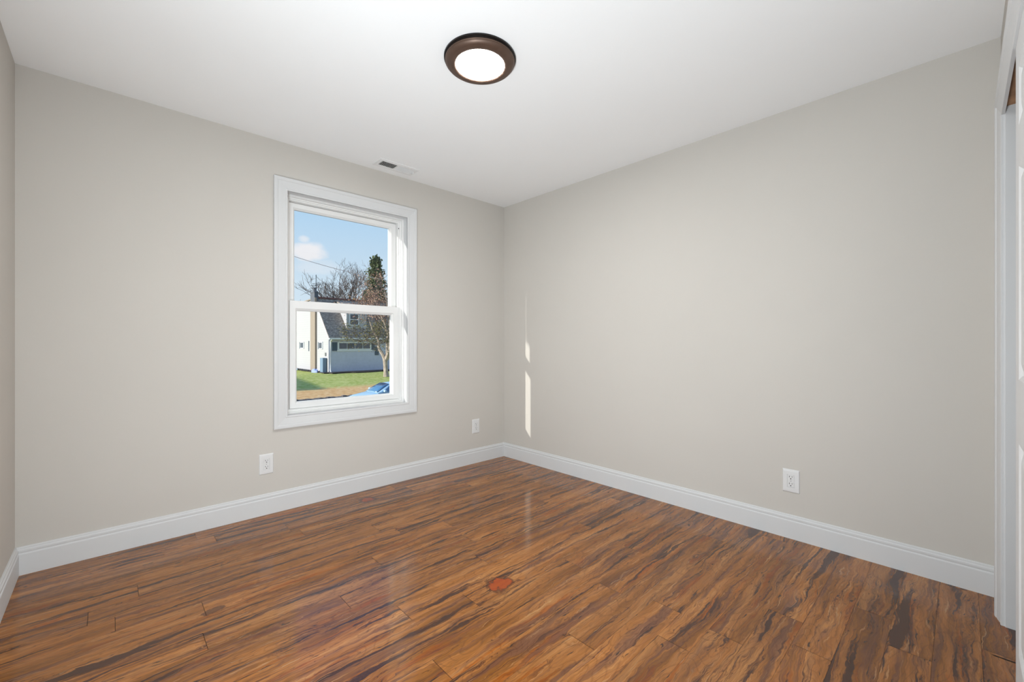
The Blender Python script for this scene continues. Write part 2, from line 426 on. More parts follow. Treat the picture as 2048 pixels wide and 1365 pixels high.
# baseboards: moulded profile (thickness, height)
BB = [(0,0),(.014,0),(.014,.098),(.0125,.1015),(.0105,.1035),(.0105,.1075),(.012,.110),(.012,.118),(.0095,.121),(.0075,.124),(.0075,.129),(.0045,.133),(0,.133)]
def baseboard(name, p0, p1, nrm, m0=0, m1=0):
    """m0/m1 = +1 cuts the inside mitre at that end"""
    p0, p1, nv = Vector((*p0, 0)), Vector((*p1, 0)), Vector((*nrm, 0)); dv = (p1-p0).normalized()
    mb = MB(); n = len(BB)
    for (q, mm, sg) in ((p0, m0, 1), (p1, m1, -1)):
        for (th, z) in BB: mb.v.append(tuple(q + nv*th + dv*sg*th*mm + Vector((0,0,z))))
    mb.f = [(i, (i+1) % n, n+(i+1) % n, n+i) for i in range(n)] + [tuple(range(n))[::-1], tuple(range(n, 2*n))]; mb.mi = [0]*len(mb.f)
    return struct(mb.build(name, M['trim']))
baseboard('baseboard_back', (XL, YW), (XW, YW), (0,-1), 1, 1)
baseboard('baseboard_right', (XW, YW), (XW, YC), (-1,0), 1, 1)
baseboard('baseboard_left', (XL, dY1+.09), (XL, YW), (1,0), 0, 1)
baseboard('baseboard_front', (XL, YC), (cX0-.09, YC), (0,1), 1, 0)
# doorway casing behind the camera
b = MB()
b.box(XL, XL+.016, dY1, dY1+.085, 0, dZ+.085).box(XL, XL+.016, dY0, dY1, dZ, dZ+.085).box(XL-.12, XL, dY1-.014, dY1, 0, dZ).box(XL-.12, XL, dY0, dY0+.014, 0, dZ)
struct(b.build('trim_1', M['trim']))

# ------------------------------------------------------------------ closet: casing, jambs, head, track and two bypass doors
jx = cX1 - .012          # finished jamb face 2.536
rv = .006
def closet_profile():
    mb = MB(); o = 0; n = len(CASING); cw = .084
    xi0, xi1, zi = cX0+.012-rv, jx+rv, 2.0046
    cwt = .076
    for (f, dep) in CASING:
        d_, dt = f*cw, f*cwt
        for (x_, z_) in ((xi0-d_, 0), (xi0-d_, zi+dt), (xi1+d_, zi+dt), (xi1+d_, 0)):
            mb.v.append((x_, YC+(dep+.007*f if dep else 0), z_))
    for i in range(n):
        j = (i+1) % n
        for k in range(3): mb.f.append((i*4+k, i*4+k+1, j*4+k+1, j*4+k)); mb.mi.append(0)
    mb.f.append(tuple(i*4 for i in range(n))); mb.f.append(tuple(i*4+3 for i in range(n))); mb.mi += [0, 0]
    return mb
struct(closet_profile().build('trim_2', M['trim']))
struct(MB().box(jx, cX1, YC-.11, YC, 0, cZ-.002).build('trim_3', M['trim'], bevel=.001))
struct(MB().box(cX0, cX0+.012, YC-.11, YC, 0, cZ-.002).build('trim_4', M['trim'], bevel=.001))
struct(MB().box(cX0+.012, jx, YC-.11, YC-.001, cZ-.018, cZ-.002).build('trim_5', M['rawwood']))
b = MB()
for yy0 in (-.166, -.206):
    b.box(cX0+.02, jx-.004, yy0, yy0+.002, 2.020, cZ-.018).box(cX0+.02, jx-.004, yy0+.020, yy0+.022, 2.020, cZ-.018).box(cX0+.02, jx-.004, yy0, yy0+.022, cZ-.021, cZ-.018)
struct(b.build('trim_6', M['track']))

def panel_door(name, x0, x1, yf, z0=.010, z1=2.018, th=.034):
    """six-panel moulded door, face at yf looking to +Y"""
    root = struct(empty(name, ((x0+x1)/2, yf-th/2, z0)))
    mb = MB(); st, mid = .100, .095
    cols = [(x0+st, (x0+x1)/2-mid/2), ((x0+x1)/2+mid/2, x1-st)]
    rows = [(.208, .819), (1.003, 1.619), (1.736, 1.905)]
    for face, sgn in ((yf, 1), (yf-th, -1)):
        # stiles and rails as a grid of quads around the panels
        xs = [x0, cols[0][0], cols[0][1], cols[1][0], cols[1][1], x1]
        zs = [z0] + [v for r_ in rows for v in r_] + [z1]
        for i in range(5):
            for j in range(len(zs)-1):
                if i in (1, 3) and j in (1, 3, 5):
                    a0, a1, c0, c1 = xs[i], xs[i+1], zs[j], zs[j+1]
                    steps = [(0,0),(.006,.003),(.014,.008),(.020,.008),(.045,.002),(.05,.0015)]
                    o = len(mb.v)
                    for (q, dp) in steps:
                        for (xx, zz) in ((a0+q,c0+q),(a1-q,c0+q),(a1-q,c1-q),(a0+q,c1-q)): mb.v.append((xx, face-sgn*dp, zz))
                    for s_ in range(len(steps)-1):
                        for k in range(4):
                            mb.f.append((o+s_*4+k, o+s_*4+(k+1) % 4, o+(s_+1)*4+(k+1) % 4, o+(s_+1)*4+k)); mb.mi.append(0)
                    e = o+(len(steps)-1)*4; mb.f.append((e, e+1, e+2, e+3)); mb.mi.append(0)
                else:
                    mb.add([(xs[i],face,zs[j]),(xs[i+1],face,zs[j]),(xs[i+1],face,zs[j+1]),(xs[i],face,zs[j+1])], [(0,1,2,3)])
    for (pa, pb) in (((x0,z0),(x1,z0)),((x1,z0),(x1,z1)),((x1,z1),(x0,z1)),((x0,z1),(x0,z0))):
        mb.add([(pa[0],yf,pa[1]),(pb[0],yf,pb[1]),(pb[0],yf-th,pb[1]),(pa[0],yf-th,pa[1])], [(0,1,2,3)])
    p = mb.build('panel_slab', M['door'], root); p.matrix_parent_inverse = Matrix.Translation(-root.location)
    pull = MB().lathe([(.0,.0),(.020,.0),(.027,.0005),(.029,.0025),(.027,.0030),(.022,.0012),(.0,.0010)], (x0+.06, yf, .95), 32, axis='y').build('finger_pull', M['bronze'], root, smooth=True)
    pull.matrix_parent_inverse = Matrix.Translation(-root.location)
    return root
panel_door('door_1', 1.085, 2.000, -.111)
panel_door('door_2', .736, 1.651, -.157)

# ------------------------------------------------------------------ window
win = struct(empty('window_1', (0, 0, 0)))
pl = lambda a, bb, dep: (a, YW-dep, bb)
ring_sweep(MB(), (wx0, wz0, wx1, wz1), (.083,)*4, CASING, pl).build('casing', M['trim'], win)
# jamb liner boards
b = MB()
b.box(ox0, wx0, YW-.004, YW+.056, oz0, oz1).box(wx1, ox1, YW-.004, YW+.056, oz0, oz1)
b.box(wx0, wx1, YW-.004, YW+.056, oz0, wz0).box(wx0, wx1, YW-.004, YW+.056, wz1, oz1)
b.build('jamb', M['trim'], win)
# vinyl master frame with stepped stops
yp = lambda a, bb, dep: (a, dep, bb)
fx0, fx1, fz0, fz1 = .892, 1.715, .652, 2.092
f_ = ring_sweep(MB(), (fx0, fz0, fx1, fz1), (fx0-ox0, ox1-fx1, fz0-oz0, oz1-fz1),
    [(1.0,3.150),(.42,3.150),(.40,3.153),(.40,3.166),(.20,3.168),(.18,3.171),(.18,3.175),(0,3.177),(0,3.250),(1.0,3.250)], yp)
f_.build('frame', M['vinyl'], win)
def sash(name, rect, widths, yf, yb):
    s = ring_sweep(MB(), rect, widths, [(0,yb),(0,yf+.016),(.16,yf+.006),(.22,yf+.004),(.24,yf),(.96,yf),(1,yf+.002),(1,yb)], yp).build(name, M['vinyl'], win)
    x0, z0, x1, z1 = rect
    yg = (yf+yb)/2+.004
    MB().box(x0-.004, x1+.004, yg, yg+.004, z0-.004, z1+.004).build('glass', M['glass'], s)
    return s
lo = sash('lower_sash', (.943, .700, 1.654, 1.333), (.050, .060, .046, .069), 3.170, 3.206)
up = sash('upper_sash', (.940, 1.398, 1.660, 2.046), (.047, .054, .050, .044), 3.212, 3.247)
for xx in (1.680,):
    MB().lathe([(0,0),(.004,0),(.004,-.002),(0,-.002)], (xx+.034, 3.1675, 2.045), 12, axis='y').build('stop_screw', M['slot'], win)

# ------------------------------------------------------------------ ceiling light
LX, LY = 1.256, 1.548
lt = tag(empty('ceiling_light', (LX, LY, H)), 'round flush-mount ceiling light with bronze rim and glowing white diffuser', 'ceiling light')
MB().lathe([(.05,0),(.1655,0),(.1670,-.002),(.1670,-.009),(.1640,-.0105),(.1625,-.011),(.1615,-.013),(.1630,-.015),(.05,-.015)], n=96).build('base_plate', M['blackbronze'], lt, smooth=True)
MB().lathe([(.110,-.014),(.1590,-.0145),(.1620,-.0165),(.1625,-.0195),(.1608,-.0225),(.1592,-.0230),(.1585,-.0245),(.1550,-.0290),(.1490,-.0335),(.1420,-.0362),(.1405,-.0362),(.1390,-.0372),(.1300,-.0388),(.1200,-.0386),(.1150,-.0372),(.1128,-.0345),(.1122,-.030)], n=96).build('trim_ring', M['bronze'], lt, smooth=True)
MB().lathe([(.1135,-.028),(.1130,-.0335),(.1100,-.0352),(.085,-.0366),(.05,-.0376),(.02,-.0381),(.001,-.0382)], n=96, cap_end=True).build('diffuser', M['diffuser'], lt, smooth=True)

# ------------------------------------------------------------------ ceiling air register
vx0, vx1, vy0, vy1 = 1.412, 1.729, 2.867, 3.010
vt = tag(empty('air_vent', ((vx0+vx1)/2, (vy0+vy1)/2, H)), 'white two-way ceiling air register above the window with dark slots on one half', 'air vent')
vl = vt.location.copy()
def vpart(mb, name, mat, **kw):
    return mb.build(name, mat, vt, loc=None, **kw)
cx, cy, cz = vl
zp = lambda a, bb, dep: (a-cx, bb-cy, -dep)
gx0, gx1, gy0, gy1 = vx0+.032, vx1-.032, vy0+.030, vy1-.030
fr_ = ring_sweep(MB(), (gx0, gy0, gx1, gy1), (.032, .032, .030, .030), [(0,0),(0,.0045),(.10,.0075),(.55,.0080),(.62,.0060),(.93,.0060),(1,.0048),(1,0)], zp)
vpart(fr_, 'frame', M['ventpaint'])
mid = (gx0+gx1)/2
vpart(MB().box(mid-.006-cx, mid+.006-cx, gy0-cy, gy1-cy, -.0055, 0), 'centre_bar', M['ventpaint'])
vpart(MB().box(gx0-cx, gx1-cx, gy0-cy, gy1-cy, -.0012, -.0002), 'duct_back', M['ventdark'])
nl = 10
for side in (0, 1):
    a0, a1 = (gx0, mid-.006) if side == 0 else (mid+.006, gx1)
    for k in range(nl):
        xx = a0 + (a1-a0)*(k+.5)/nl
        tilt = R(-38) if side == 0 else R(44)
        ax = Vector((math.sin(tilt), 0, -math.cos(tilt)))
        mb = MB().obox((xx-cx, 0, -.0042), ax, (0,1,0), Vector((math.cos(tilt),0,math.sin(tilt))), .0050 if side else .0036, (gy1-gy0)/2, .0006)
        vpart(mb, 'louver', M['ventpaint'])
vpart(MB().box(vx1-.024-cx, vx1-.016-cx, -.012, .012, -.016, -.006), 'damper_lever', M['ventpaint'], bevel=.001)
for sx in (vx0+.012, vx1-.012):
    vpart(MB().lathe([(0,-.0035),(.0035,-.0045),(.004,-.0025)], (sx-cx, 0, -.001), 12), 'screw', M['screw'])

# ------------------------------------------------------------------ electrical outlets (local: face towards -Y)
def make_outlet(name='electrical_outlet'):
    root = empty(name)
    mb = ring_sweep(MB(), (-.018, -.036, .018, .036), (.0235, .0235, .029, .029), [(0,.0075),(.55,.0072),(.86,.0060),(1,.0015),(1,0),(0,0)], lambda a, b_, dd: (a, -dd, b_))
    mb.build('wall_plate', M['plastic'], root, bevel=.0006)
    rb = MB().box(-.0175, .0175, -.0062, -.001, -.0355, .0355)
    rb.build('receptacle_body', M['plastic'], root)
    for s in (1, -1):
        zc = .0195*s
        prof = [(.0165*math.cos(a), .0165*math.sin(a)) for a in [2*math.pi*i/40 for i in range(40)]]
        poly = [(px_, -.0062, zc+max(-.0135, min(.0135, pz_))) for px_, pz_ in prof]
        rc = MB().prism(poly, (0, -.0022, 0)).build('socket_face', M['plastic'], root)
        sl = MB()
        sl.box(-.0078, -.0052, -.0089, -.0083, zc+.0012, zc+.0092).box(.0052, .0074, -.0089, -.0083, zc+.0022, zc+.0085)
        sl.lathe([(0,-.0089),(.0030,-.0089),(.0030,-.0083)], (0, 0, zc-.0065), 14, axis='y')
        sl.build('slots', M['slot'], rc)
    MB().lathe([(0,-.0085),(.0028,-.0080),(.0032,-.0062)], (0,0,0), 14, axis='y').build('screw', M['screw'], root)
    return root
o1 = make_outlet(); o1.location = (.733, YW, .325)
tag(o1, 'white duplex outlet on the window wall, low below the left end of the window', 'outlet', 'wall outlets')
o2 = copy_tree(o1); o2.location = (2.459, YW, .338)
tag(o2, 'white duplex outlet on the window wall, to the right of the window near the corner', 'outlet', 'wall outlets')
o3 = copy_tree(o1); o3.location = (XW, .6685, .325); o3.rotation_euler = (0, 0, R(-90))
tag(o3, 'white duplex outlet alone on the long bare wall facing the closet side', 'outlet', 'wall outlets')

# ------------------------------------------------------------------ own house outside: shallow eave, plus an added unseen block trimming the sunbeam
struct(MB().box(-6, -1.345, YW+WT, 3.92, 2.38, 3.3).box(-1.345, 7, YW+WT, 3.55, 2.50, 2.62).build('eave_and_sun_block', M['ground_ext']))
struct(MB().box(-4, XL-WT, YW, YW+WT, G, 2.5).box(XW+WT, 7, YW, YW+WT, G, 2.5).box(XL-WT, XW+WT, YW, YW+WT, G, -.02).build('wall_exterior', M['ground_ext']))

# ------------------------------------------------------------------ street, lawn
struct(MB().box(-140, 220, 29.3, 260, G-.3, G).build('lawn_ground', M['grass']))
struct(MB().box(-140, 220, 4.0, 29.1, G-.35, G-.10).build('road', M['asphalt']))
b = MB(); random.seed(3)
x = -10.0
while x < 40:
    b.box(x, x+.24, 29.08+random.uniform(-.05,.05), 29.45, G-.2, G+random.uniform(.0,.09)); x += .26
struct(b.build('road_edge', M['curb']))
b = MB(); random.seed(5)
ys = [50.9]
pts = []
for i in range(60):
    xx = 19.0 + i*.45
    pts.append((xx, 50.9+.35*math.sin(i*.55)+random.uniform(-.12,.12)))
top = [(p[0], p[1], G+.05) for p in pts] + [(45.6, 52.72, G+.05), (19.0, 52.72, G+.05)]
b.prism(top, (0, 0, .10))
pts2 = [(19.15, y_, 0) for y_ in (52.7, 55, 58, 61, 64, 67)]
outer = [(18.4+.25*math.sin(k*1.7), 52.0+k*2.5) for k in range(7)]
b.prism([(p[0], p[1], G+.04) for p in outer] + [(19.15, 67, G+.04), (19.15, 52, G+.04)], (0, 0, .08))
struct(b.build('garden_bed', M['mulch']))

# ------------------------------------------------------------------ house across the street
hx, hy = 19.2, 52.75
house = tag(empty('house', (hx, hy, G)), 'white cape-style house with grey roof and dormer seen through the window', 'house')
hl = Vector((hx, hy, G))
def hp(mb, name, mat, parent=None, **kw):
    mb.v = [(a-hl.x, b_-hl.y, c-hl.z) for a, b_, c in mb.v]
    return mb.build(name, mat, parent or house, **kw)
prof = [(hx,hy,G),(hx,hy,1.80),(hx,57.3,6.72),(hx,66.0,6.35),(hx,66.0,G)]
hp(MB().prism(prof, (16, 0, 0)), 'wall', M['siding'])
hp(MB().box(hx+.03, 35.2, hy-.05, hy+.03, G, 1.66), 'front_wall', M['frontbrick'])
# roof slabs
def slab(y0, z0, y1, z1, th, x0, x1): return MB().prism([(x0,y0,z0),(x0,y1,z1),(x0,y1,z1-th),(x0,y0,z0-th)], (x1-x0, 0, 0))
rf = hp(slab(52.25, 1.78, 57.3, 6.95, .16, hx-.12, 35.4), 'roof', M['shingle'])
hp(slab(57.3, 6.95, 66.4, 6.55, .16, hx-.12, 35.4), 'rear_roof', M['shingle'])
hp(MB().box(hx-.14, 35.4, 57.1, 57.5, 6.86, 7.06), 'ridge_cap', M['ridge'])
hp(slab(52.23, 1.62, 57.3, 6.81, .16, hx-.15, hx-.02), 'rake_board', M['housetrim'])
hp(MB().box(hx-.1, 35.4, 52.12, 52.25, 1.52, 1.70), 'gutter', M['housetrim'])
ds = MB().tube([(hx+.22, 52.18, 1.55), (hx+.22, 52.62, 1.25), (hx+.22, 52.66, G+.35), (hx+.15, 52.3, G+.12)], .07, 8)
hp(ds, 'downspout', M['housetrim'])
ch = hp(MB().box(hx-.22, hx+.02, 56.75, 58.5, G, 6.9), 'chimney', M['chimneytan'])
hp(MB().box(hx-.24, hx+.22, 56.85, 58.4, 6.3, 7.62).box(hx-.28, hx+.26, 56.8, 58.45, 7.55, 7.66), 'chimney_top', M['chimneygrey'], ch)
hp(MB().lathe([(.28,7.66),(.22,7.95),(.22,8.15),(.27,8.2),(.2,8.28)], (hx+.1, 57.75, 0), 12, cap_end=True), 'chimney_pot', M['chimneygrey'], ch)
an = MB().tube([(hx, 57.0, 6.6), (hx, 57.0, 9.85)], .045, 6)
for ang, ln_, zz in ((.3, .75, 8.55), (1.35, .6, 8.5), (2.3, .8, 8.45), (3.0, .5, 8.75)):
    dv = Vector((.7*math.cos(ang), -.7*math.cos(ang), .25*math.sin(ang*2)))*ln_
    an.tube([Vector((hx, 57.0, zz))-dv, Vector((hx, 57.0, zz))+dv], .035, 5)
hp(an, 'antenna', M['antenna'])
def hwin_front(x0, x1, z0, z1, yf, muns):
    fr_ = hp(MB().box(x0-.13, x1+.13, yf-.09, yf+.02, z0-.13, z1+.13), 'window', M['housetrim'])
    for i in range(muns):
        a0 = x0 + (x1-x0)*i/muns + .03; a1 = x0 + (x1-x0)*(i+1)/muns - .03
        p = MB().box(a0, a1, yf-.11, yf-.05, z0, z1); hp(p, 'pane', M['houseglass'], fr_)
    return fr_
def hwin_side(y0, y1, z0, z1):
    fr_ = hp(MB().box(hx-.09, hx+.02, y0-.14, y1+.14, z0-.12, z1+.12), 'window', M['housetrim'])
    ymid = (y0+y1)/2
    for (a0, a1) in ((y0, ymid-.04), (ymid+.04, y1)):
        p = MB().box(hx-.11, hx-.05, a0, a1, z0, z1); hp(p, 'pane', M['houseglass'], fr_)
hwin_front(20.42, 24.45, .36, 1.06, hy-.05, 4)
hp(MB().box(20.2, 24.7, hy-.12, hy, .06, .2), 'window_sill', M['housetrim'])
for (a, c, z0, z1) in ((19.62, 20.2, .12, 1.16), (24.62, 25.05, .2, 1.16), (25.1, 25.62, -.5, .62)):
    hp(MB().box(a, c, hy-.12, hy-.04, z0, z1), 'shutter', M['shutter'])
hwin_side(61.75, 62.9, .42, 1.12); hwin_side(54.75, 55.7, .42, 1.12)
for (a, c, z0, z1) in ((63.25, 63.45, .3, 1.2), (59.6, 59.75, .0, 1.35), (56.05, 56.2, .3, 1.2)):
    hp(MB().box(hx-.06, hx+.01, a, c, z0, z1), 'shutter', M['shutter'])
# dormer
dx0, dx1, dy = 21.67, 24.3, 53.40
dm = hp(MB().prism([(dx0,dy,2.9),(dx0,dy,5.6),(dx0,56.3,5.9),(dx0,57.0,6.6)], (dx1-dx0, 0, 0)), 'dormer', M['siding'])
hp(slab(dy-.25, 5.68, 56.9, 6.7, .14, dx0-.15, dx1+.15), 'dormer_roof', M['shingle'], dm)
hp(MB().box(22.0, 23.25, dy-.08, dy+.02, 3.3, 4.85), 'dormer_window', M['housetrim'], dm)
hp(MB().box(22.12, 23.13, dy-.10, dy-.04, 3.42, 4.02).box(22.12, 23.13, dy-.10, dy-.04, 4.12, 4.73), 'dormer_pane', M['houseglass'], dm)
hp(MB().box(hx-.12, hx, 53.45, 53.8, -.5, -.1), 'meter_box', M['meter'])
hp(MB().box(hx-.5, hx-.05, 53.2, 54.15, G, -.75), 'gable_box', M['gablebox'])

# things lying at the foot of the gable wall
def lump(name, c, rx, ry, rz, mat, label, cat, seed):
    random.seed(seed); mb = MB(); n, mrow = 14, 7
    ring = []
    for j in range(mrow+1):
        ph = (math.pi/2)*j/mrow
        for i in range(n):
            th = 2*math.pi*i/n; k = 1+random.uniform(-.12, .12)
            mb.v.append((rx*k*math.cos(th)*math.cos(ph), ry*k*math.sin(th)*math.cos(ph), max(0, rz*k*math.sin(ph))))
    for j in range(mrow):
        for i in range(n): mb.f.append((j*n+i, j*n+(i+1) % n, (j+1)*n+(i+1) % n, (j+1)*n+i)); mb.mi.append(0)
    mb.f.append(tuple(range(n))[::-1]); mb.mi.append(0); mb.f.append(tuple(range(mrow*n, (mrow+1)*n))); mb.mi.append(0)
    o = mb.build(name, mat, smooth=True); o.location = c
    return tag(o, label, cat)
lump('tarp_bundle', (18.0, 62.6, G), .45, 1.7, .42, M['tarp'], 'pale crumpled bundle lying on the grass left of the tan chimney', 'tarp', 2)
lump('sack', (18.5, 55.4, G), .30, .95, .46, M['bag'], 'bluish heap beside the foot of the tan chimney against the white gable', 'sack', 4)
hs = MB().tube([(18.3, 60.9-.16*k, G+.10+.10*abs(math.sin(k*.7))) for k in range(24)], .06, 6)
tag(hs.build('garden_hose', M['cartrim'], smooth=True), 'dark hose trailing along the base of the white gable', 'hose')

# ------------------------------------------------------------------ house further along whose roof shades the lawn (outside the frame)
b = MB(); b.prism([(-22.5,42.8,G),(-12.3,42.8,G),(-12.3,42.8,3.2),(-17.4,42.8,6.4),(-22.5,42.8,3.2)], (2.3, 18, 0))
struct(b.build('wall_distant', M['siding']))

# ------------------------------------------------------------------ trees
def grow(mb, p, d, length, r, depth, rng, spread=.55, up=.12, mi_th=.03, kids=(2, 3), n=5, leaf=None, rmin=.012):
    segs = 3; pts = [p]; rr = [r]; q = p.copy(); dd = d.copy()
    for s in range(segs):
        dd = (dd + Vector((rng.uniform(-1,1), rng.uniform(-1,1), rng.uniform(-.6,1)))*.16 + Vector((0,0,up))).normalized()
        q = q + dd*length/segs; pts.append(q.copy()); rr.append(r*(1-.42*(s+1)/segs))
    mb.tube(pts, rr, n if r > mi_th else 3, 0, cap=False)
    if depth == 0:
        if leaf is not None: leaf.append(q.copy())
        return
    for k in range(rng.randint(*kids)):
        a = rng.uniform(.25, .9); i = min(segs-1, int(a*segs)); base = pts[i].lerp(pts[i+1], a*segs-i) if k else q
        nd = (dd + Vector((rng.uniform(-1,1), rng.uniform(-1,1), rng.uniform(-.7,.9)))*spread).normalized()
        grow(mb, base, nd, length*rng.uniform(.62, .82), max(rmin, rr[-1]*rng.uniform(.62, .88)), depth-1, rng, spread, up*.8, mi_th, kids, n, leaf, rmin)

def leaves(pts, rng, per, rad, size, mb=None):
    mb = mb or MB()
    for p in pts:
        for k in range(per):
            c = p + Vector((rng.gauss(0, rad), rng.gauss(0, rad), rng.gauss(0, rad)))
            a = Vector((rng.uniform(-1,1), rng.uniform(-1,1), rng.uniform(-1,1))).normalized()
            bv = a.cross(Vector((rng.uniform(-1,1), rng.uniform(-1,1), rng.uniform(-1,1)))).normalized()
            s = size*rng.uniform(.6, 1.3)
            mb.add([c-a*s, c+bv*s*.55+a*s*.1, c+a*s, c-bv*s*.55+a*s*.1], [(0,1,2,3)])
    return mb

def bare_tree(name, x, y, h, stems, label, seed, trunk_r=.32, first=3.0, depth=5, spread=.6, mat='bark_dark', lean=(0,0)):
    rng = random.Random(seed); root = tag(empty(name, (x, y, G)), label, 'tree')
    mb = MB(); mb.tube([(0,0,0),(.05,.03,first*.5),(lean[0],lean[1],first)], [trunk_r*1.25, trunk_r, trunk_r*.9], 8)
    mb.build('trunk', M[mat], root, smooth=True)
    br = MB(); tips = []
    for k in range(stems):
        an = 2*math.pi*k/stems + rng.uniform(-.4, .4)
        k_ = rng.uniform(.55, 1.15); dv = Vector((math.cos(an)*k_, math.sin(an)*k_, 1.0)).normalized()
        grow(br, Vector((lean[0], lean[1], first-.2)), dv, h*.27, trunk_r*.6, depth, rng, spread, .05, .05, (2, 3), 5, tips, .028)
    br.build('branches', M[mat], root)
    return root, tips, rng

# large bare tree behind the roof
bare_tree('bare_tree', 29.6, 74.8, 15.5, 9, 'large bare tree with fine dark branches behind the house roof', 21, .46, 6.5, 5, .78)
r2, tp, rng = bare_tree('bare_tree', 42.8, 97.1, 20.0, 8, 'second bare tree, between the large bare tree and the tall evergreen', 35, .55, 8.5, 5, .75)
# evergreen
ev = tag(empty('evergreen_tree', (40.8, 85.2, G)), 'tall dark green conical evergreen behind the house', 'tree')
ev.scale = (1.12, 1.12, 1.12)
MB().tube([(0,0,0),(0,0,12),(0,0,19.0)], [.35,.2,.03], 8).build('trunk', M['bark_dark'], ev, smooth=True)
rng = random.Random(8); mb = MB(); pts = []
for k in range(900):
    z = 5.6 + 13.7*(rng.random()**1.15)
    rr = max(.25, 4.0*(1-(z-4.5)/16.2)**1.0)*rng.uniform(.75, 1.12)*(1+.22*math.sin(z*3.1))
    an = rng.uniform(0, 2*math.pi); q = rng.random()**.5
    pts.append(Vector((math.cos(an)*rr*q, math.sin(an)*rr*q, z)))
leaves(pts, rng, 7, .30, .30, mb).build('foliage', M['needle'], ev)
# small tree at the left edge of the view
r3, tp, rng = bare_tree('bare_tree', 25.6, 86.5, 8.5, 5, 'small bushy bare tree showing left of the grey chimney top', 52, .22, 4.5, 4, .7, 'twig')
leaves(tp, rng, 14, .4, .12).build('twig_clumps', M['twig'], r3)
# amber shrub tree behind the ridge
sh = tag(empty('shrub_tree', (29.9, 69.0, G)), 'amber-leaved shrubby tree peeking over the ridge below the evergreen', 'tree')
MB().tube([(0,0,0),(.1,0,6)], [.18,.08], 6).build('trunk', M['bark_dark'], sh)
rng = random.Random(77)
leaves([Vector((rng.gauss(0,.6), rng.gauss(0,.6), 8.6+rng.gauss(0,1.0))) for _ in range(150)], rng, 7, .2, .22).build('foliage', M['amber'], sh)

# tree on the lawn in front of the house, limbs traced in its own metres (l along the picture plane, h height, q depth)
tx, ty = 21.8, 43.1
yt = tag(empty('lawn_tree', (tx, ty, G)), 'pale-barked forked tree on the lawn in front of the white house', 'tree')
ca, sa = .7272, -.6864
T = lambda l, h_, q=0.0: Vector((ca*l - sa*q*1.0*1.0, sa*l + ca*q, h_))
rng = random.Random(99)
mb = MB()
mb.tube([T(.05,0), T(.0,.5), T(-.05,1.2), T(-.1,1.9)], [.34,.25,.22,.24], 9)
mb.build('trunk', M['bark_pale'], yt, smooth=True)
limbs = [
  ([(-.1,1.8,0),(-.35,2.4,0),(-.7,2.95,.05),(-.84,3.4,.1),(-.80,3.8,.1),(-1.1,4.4,.2),(-1.55,5.1,.3),(-1.9,6.2,.3),(-2.3,7.4,.4)], .20, .05),
  ([(-.84,3.4,.1),(-1.4,3.75,-.2),(-2.1,3.95,-.3),(-2.9,3.85,-.5)], .09, .03),
  ([(-.1,1.8,0),(.1,2.6,.2),(.02,3.6,.4),(.1,4.8,.3),(-.25,6.0,.2),(-.8,7.2,.1),(-1.2,8.4,0)], .20, .05),
  ([(-.05,1.8,0),(.5,3.0,-.3),(.6,4.6,-.5),(.45,6.5,-.5),(.2,8.2,-.4),(-.1,9.6,-.3)], .18, .04),
  ([(.05,1.8,0),(.9,3.2,.2),(1.5,5.0,.2),(1.9,7.0,.1),(2.2,8.6,0)], .16, .04),
  ([(-.25,6.0,.2),(-1.1,6.7,.5),(-2.0,7.2,.7),(-2.8,7.9,.9)], .07, .02),
  ([(.1,4.8,.3),(-.6,5.5,.6),(-1.3,5.9,.9),(-2.2,6.0,1.2)], .07, .02),
]
tips = []; tw = MB(); twig_pts = []
for (ps, r0, r1) in limbs:
    P = [T(*p) for p in ps]; n = len(P)
    lb = MB().tube(P, [r0 + (r1-r0)*i/(n-1) for i in range(n)], 8)
    lb.build('limb', M['bark_pale'], yt, smooth=True)
    for k in range(9):
        a = rng.uniform(.35, 1.0)*(n-1); i = min(n-2, int(a)); base = P[i].lerp(P[i+1], a-i)
        dv = Vector((rng.uniform(-1,1), rng.uniform(-1,1), rng.uniform(-.3,.9))).normalized()
        grow(tw, base, dv, rng.uniform(.8, 1.3), .035, 3, rng, .75, .02, .02, (2, 3), 4, tips)
tw.build('twigs', M['twig'], yt)
hi = [p for p in tips if p.z > 6.2]; lo_ = [p for p in tips if p.z <= 6.2]
leaves(hi, rng, 6, .30, .08).build('dry_leaves', M['deadleaf'], yt)
leaves(lo_, rng, 7, .28, .085).build('leaves', M['oliveleaf'], yt)

# ------------------------------------------------------------------ overhead cable
p0, p1 = Vector((21.2, 76.3, 15.7)), Vector((28.6, 58.3, 10.4))
P = []
for i in range(25):
    k = i/24; p = p0.lerp(p1, k); p.z -= 1.6*k*(1-k)*.6; P.append(p)
tag(MB().tube(P, .045, 6).build('overhead_cable', M['wire'], smooth=True), 'thin dark overhead cable crossing the sky above the house', 'cable')

